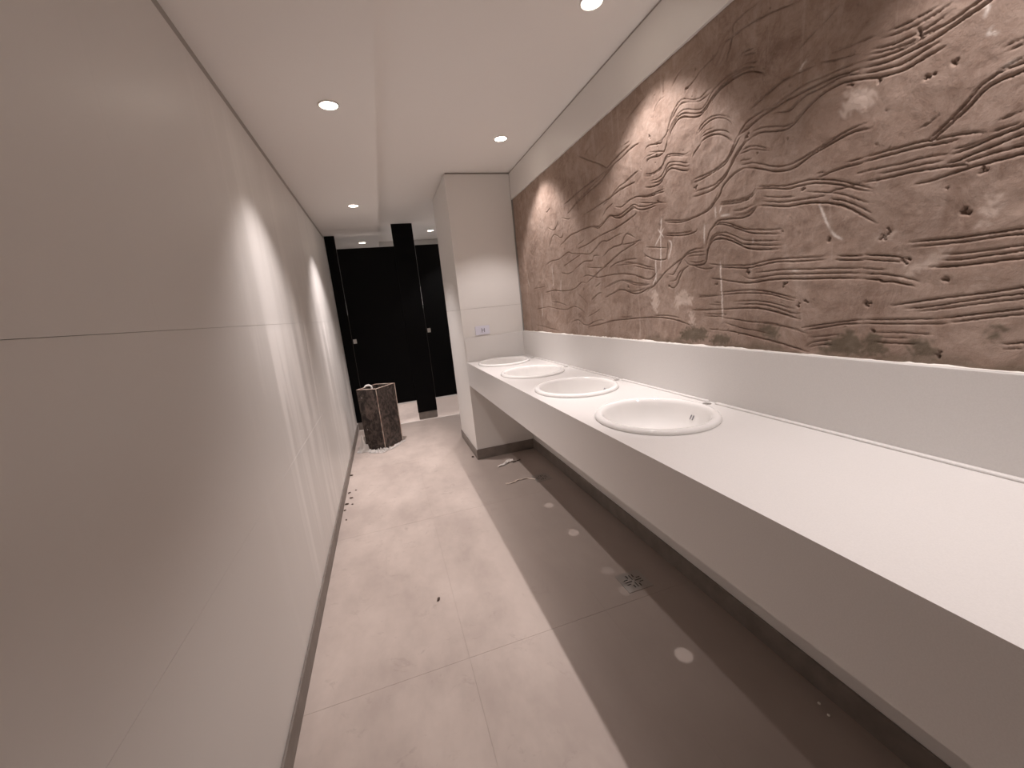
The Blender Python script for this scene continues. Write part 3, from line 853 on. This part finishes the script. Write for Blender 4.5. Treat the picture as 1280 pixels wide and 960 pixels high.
# crumpled film under and beside the box
def film():
    bm = bmesh.new(); n, k = 120, 12
    ring = []
    for i in range(n):
        u = i / n * 4; a = int(u) % 4; f = u - int(u)
        p = P[a].lerp(P[(a + 1) % 4], f); d = (p - cen); d.z = 0
        far = 0.030 + 0.03 * abs(noise.noise((p.x * 22, p.y * 22, 1)))
        tall = 0.012; amp = 0.022
        if a == 2 and f > 0.35: far += 0.075; tall = 0.30 * min(1.0, (f - 0.35) * 3); amp = 0.04
        if a == 3 and f < 0.2: far += 0.05; tall = 0.22 * (1 - f * 2); amp = 0.05
        if a == 3 and f > 0.35: amp = 0.065; far += 0.03
        if a == 0 and f < 0.15: amp = 0.06
        if a == 0: far *= 0.75 if f < 0.7 else 0.4
        if a == 1: far *= 0.4; amp = 0.012
        dn = d.normalized(); row = []
        for j in range(k):
            s = j / (k - 1); q = p + dn * (0.016 + far * s)
            q.x = max(q.x, XL + 0.02)
            z = tall * (1 - s) ** 1.4 * (0.65 + 0.7 * noise.noise((q.x * 30, q.y * 30, 9))) + 0.003 + amp * (1.02 - s) * abs(noise.noise((q.x * 34, q.y * 34, z0f))) + 0.012 * (1 - s) * abs(noise.noise((q.x * 90, q.y * 90, z0f)))
            q += dn * 0.016 * s * noise.noise((q.x * 45, q.y * 45, s * 5)); q.x = max(q.x, XL + 0.012)
            row.append(bm.verts.new((q.x, q.y, max(0.0015, z))))
        ring.append(row)
    for i in range(n):
        for j in range(k - 1): bm.faces.new((ring[i][j], ring[(i + 1) % n][j], ring[(i + 1) % n][j + 1], ring[i][j + 1]))
    o = obj('plastic_film', bm, M['film'], smooth=False)
    return tag(o, 'crumpled translucent plastic film bunched around the foot of the brown box', 'plastic sheet')
z0f = 2.7
film()

# ------------------------------------------------------------------ floor drains
def drain(cx, cy, label, first=None):
    if first is not None: return copy_thing(first, (cx, cy, 0.0), label)
    t = thing('floor_drain', label, 'drain', (cx, cy, 0.0), 0, 'square floor drains under the counter')
    N = 25; c = 0.128 / N; bm = bmesh.new(); sl = set()
    for off, s0, L in ((-3, 5, 4), (0, 2, 7), (3, 5, 4)):      # a cross of four clusters of three slots
        for k in range(s0, s0 + L):
            for (i, j) in ((12 + off, 12 + k), (12 + off, 12 - k), (12 + k, 12 + off), (12 - k, 12 + off)): sl.add((i, j))
    vs = {}
    def V(i, j, z):
        key = (i, j, z)
        if key not in vs: vs[key] = bm.verts.new((-0.064 + i * c, -0.064 + j * c, z))
        return vs[key]
    zt, zb = 0.0022, 0.0004
    for i in range(N):
        for j in range(N):
            if (i, j) in sl:
                for (a, b) in (((i, j), (i + 1, j)), ((i + 1, j), (i + 1, j + 1)), ((i + 1, j + 1), (i, j + 1)), ((i, j + 1), (i, j))):
                    di, dj = {((0, 0), (1, 0)): (0, -1), ((1, 0), (1, 1)): (1, 0), ((1, 1), (0, 1)): (0, 1), ((0, 1), (0, 0)): (-1, 0)}[((a[0] - i, a[1] - j), (b[0] - i, b[1] - j))]
                    if (i + di, j + dj) not in sl: bm.faces.new((V(*a, zt), V(*b, zt), V(*b, zb), V(*a, zb)))
            else: bm.faces.new((V(i, j, zt), V(i + 1, j, zt), V(i + 1, j + 1, zt), V(i, j + 1, zt)))
    for k in range(N):
        for a, b in (((k, 0), (k + 1, 0)), ((k, N), (k + 1, N)), ((0, k), (0, k + 1)), ((N, k), (N, k + 1))):
            bm.faces.new((V(*a, zt), V(*b, zt), V(*b, zb), V(*a, zb)))
    obj('grate', bm, M['drain'], t)
    box('well', (-0.062, 0.062, -0.062, 0.062, 0.0002, 0.0005), M['dark'], t)  # flat black sheet painting the shade below the slots
    return t
d0 = drain(0.957, 1.503, 'square slotted steel floor drain under the counter, the nearer of two')
drain(1.012, 2.815, 'square slotted steel floor drain under the counter, farther one beside a torn strip', d0)

# ------------------------------------------------------------------ litter on the floor
def strip(name, pts, w, mat, label, cat, lift=0.012, seed=0):
    bm = bmesh.new(); prev = None; n = len(pts)
    for i, (x, y) in enumerate(pts):
        a = Vector(pts[max(i - 1, 0)]); b = Vector(pts[min(i + 1, n - 1)]); d = (b - a).normalized(); p = Vector((-d.y, d.x))
        ww = w * (0.6 + 0.6 * abs(noise.noise((x * 31, y * 31, seed))))
        r = []
        for k in (-1, -0.3, 0.35, 1):
            z = 0.0016 + lift * abs(noise.noise((x * 25 + k, y * 25, seed + 3)))
            r.append(bm.verts.new((x + p.x * ww * k, y + p.y * ww * k, z)))
        if prev:
            for k in range(3): bm.faces.new((prev[k], r[k], r[k + 1], prev[k + 1]))
        prev = r
    o = obj(name, bm, mat); so = o.modifiers.new('thickness', 'SOLIDIFY'); so.thickness = 0.001
    return tag(o, label, cat)
def path(pts, n):
    out = []
    for i in range(n):
        u = i / (n - 1) * (len(pts) - 1); a = min(int(u), len(pts) - 2); f = u - a
        out.append((pts[a][0] * (1 - f) + pts[a + 1][0] * f, pts[a][1] * (1 - f) + pts[a + 1][1] * f))
    return out
strip('torn_wrapper', path([(0.765, 3.205), (0.83, 3.232), (0.885, 3.262), (0.915, 3.258)], 12), 0.020, M['plaster'], 'torn white wrapper lying under the counter near the pillar skirting', 'wrapper', 0.03, 2)
strip('dark_sliver', path([(0.905, 3.225), (0.945, 3.246), (0.985, 3.25)], 8), 0.009, M['crumb'], 'dark sliver lying beside the torn white wrapper', 'sliver', 0.02, 5)
strip('torn_strip', path([(0.722, 2.840), (0.78, 2.835), (0.83, 2.862), (0.90, 2.856), (0.955, 2.805)], 22), 0.010, M['scrap'], 'long torn pale paper strip lying beside the farther floor drain', 'paper', 0.012, 9)
def lump(name, x, y, r, mat, label, cat, group=None, seed=0, sz=(1, 1, 0.6), rz=0.0):
    bm = bmesh.new(); bmesh.ops.create_icosphere(bm, subdivisions=2, radius=r)
    for v in bm.verts:
        v.co *= 1 + 0.35 * noise.noise(v.co * (1.6 / r) + Vector((seed, 0, 0))); v.co = Vector((v.co.x * sz[0], v.co.y * sz[1], v.co.z * sz[2]))
    zmin = min(v.co.z for v in bm.verts)
    o = obj(name, bm, mat, loc=(x, y, -zmin)); o.rotation_euler = (0, 0, rz); return tag(o, label, cat, group)
lump('mortar_crumb', 0.058, 1.779, 0.0085, M['crumb'], 'dark mortar crumb alone in the middle of the bright passage floor', 'crumb', None, 3, (0.75, 1.5, 0.6), -0.5)
lump('mortar_crumb', 0.617, 3.557, 0.010, M['crumb'], 'dark round crumb on the floor at the pillar corner', 'crumb', None, 7)
random.seed(21)
for x, y, r in ((-0.452, 3.33, 0.008), (-0.455, 3.12, 0.010), (-0.462, 3.02, 0.007), (-0.43, 3.22, 0.009), (-0.415, 3.10, 0.006), (-0.461, 3.72, 0.010), (-0.44, 2.86, 0.006), (-0.405, 3.36, 0.006)):
    lump('mortar_crumb', x, y, r, M['crumb'], 'small dark mortar crumb strewn along the left skirting', 'crumb', 'crumbs along the left skirting', random.random() * 50, (1, 1.4, 0.5), random.random() * 3)
lump('plaster_crumb', 1.147, 0.766, 0.0045, M['plaster'], 'white plaster crumb under the near counter, the farther of two', 'crumb', None, 1)
lump('plaster_crumb', 1.137, 0.729, 0.0045, M['plaster'], 'white plaster crumb under the near counter, the nearer of two', 'crumb', None, 9)
random.seed(5)                                                # ragged plaster ridge where the dusty floor ends before the cubicles
bm = bmesh.new(); prev = None
for i in range(60):
    x = XL + 0.02 + i * 0.0265; y = 5.245 + 0.010 * noise.noise((x * 9, 0, 2)); h = 0.002 + 0.006 * abs(noise.noise((x * 21, 3, 0)))
    r = [bm.verts.new((x, y - 0.012, 0.0004)), bm.verts.new((x, y, h)), bm.verts.new((x, y + 0.010, 0.0004))]
    if prev:
        for k in range(2): bm.faces.new((prev[k], r[k], r[k + 1], prev[k + 1]))
    prev = r
tag(obj('plaster_ridge', bm, M['plaster']), 'thin white ridge of plaster dust across the floor before the black cubicles', 'plaster dust', None, 'stuff')
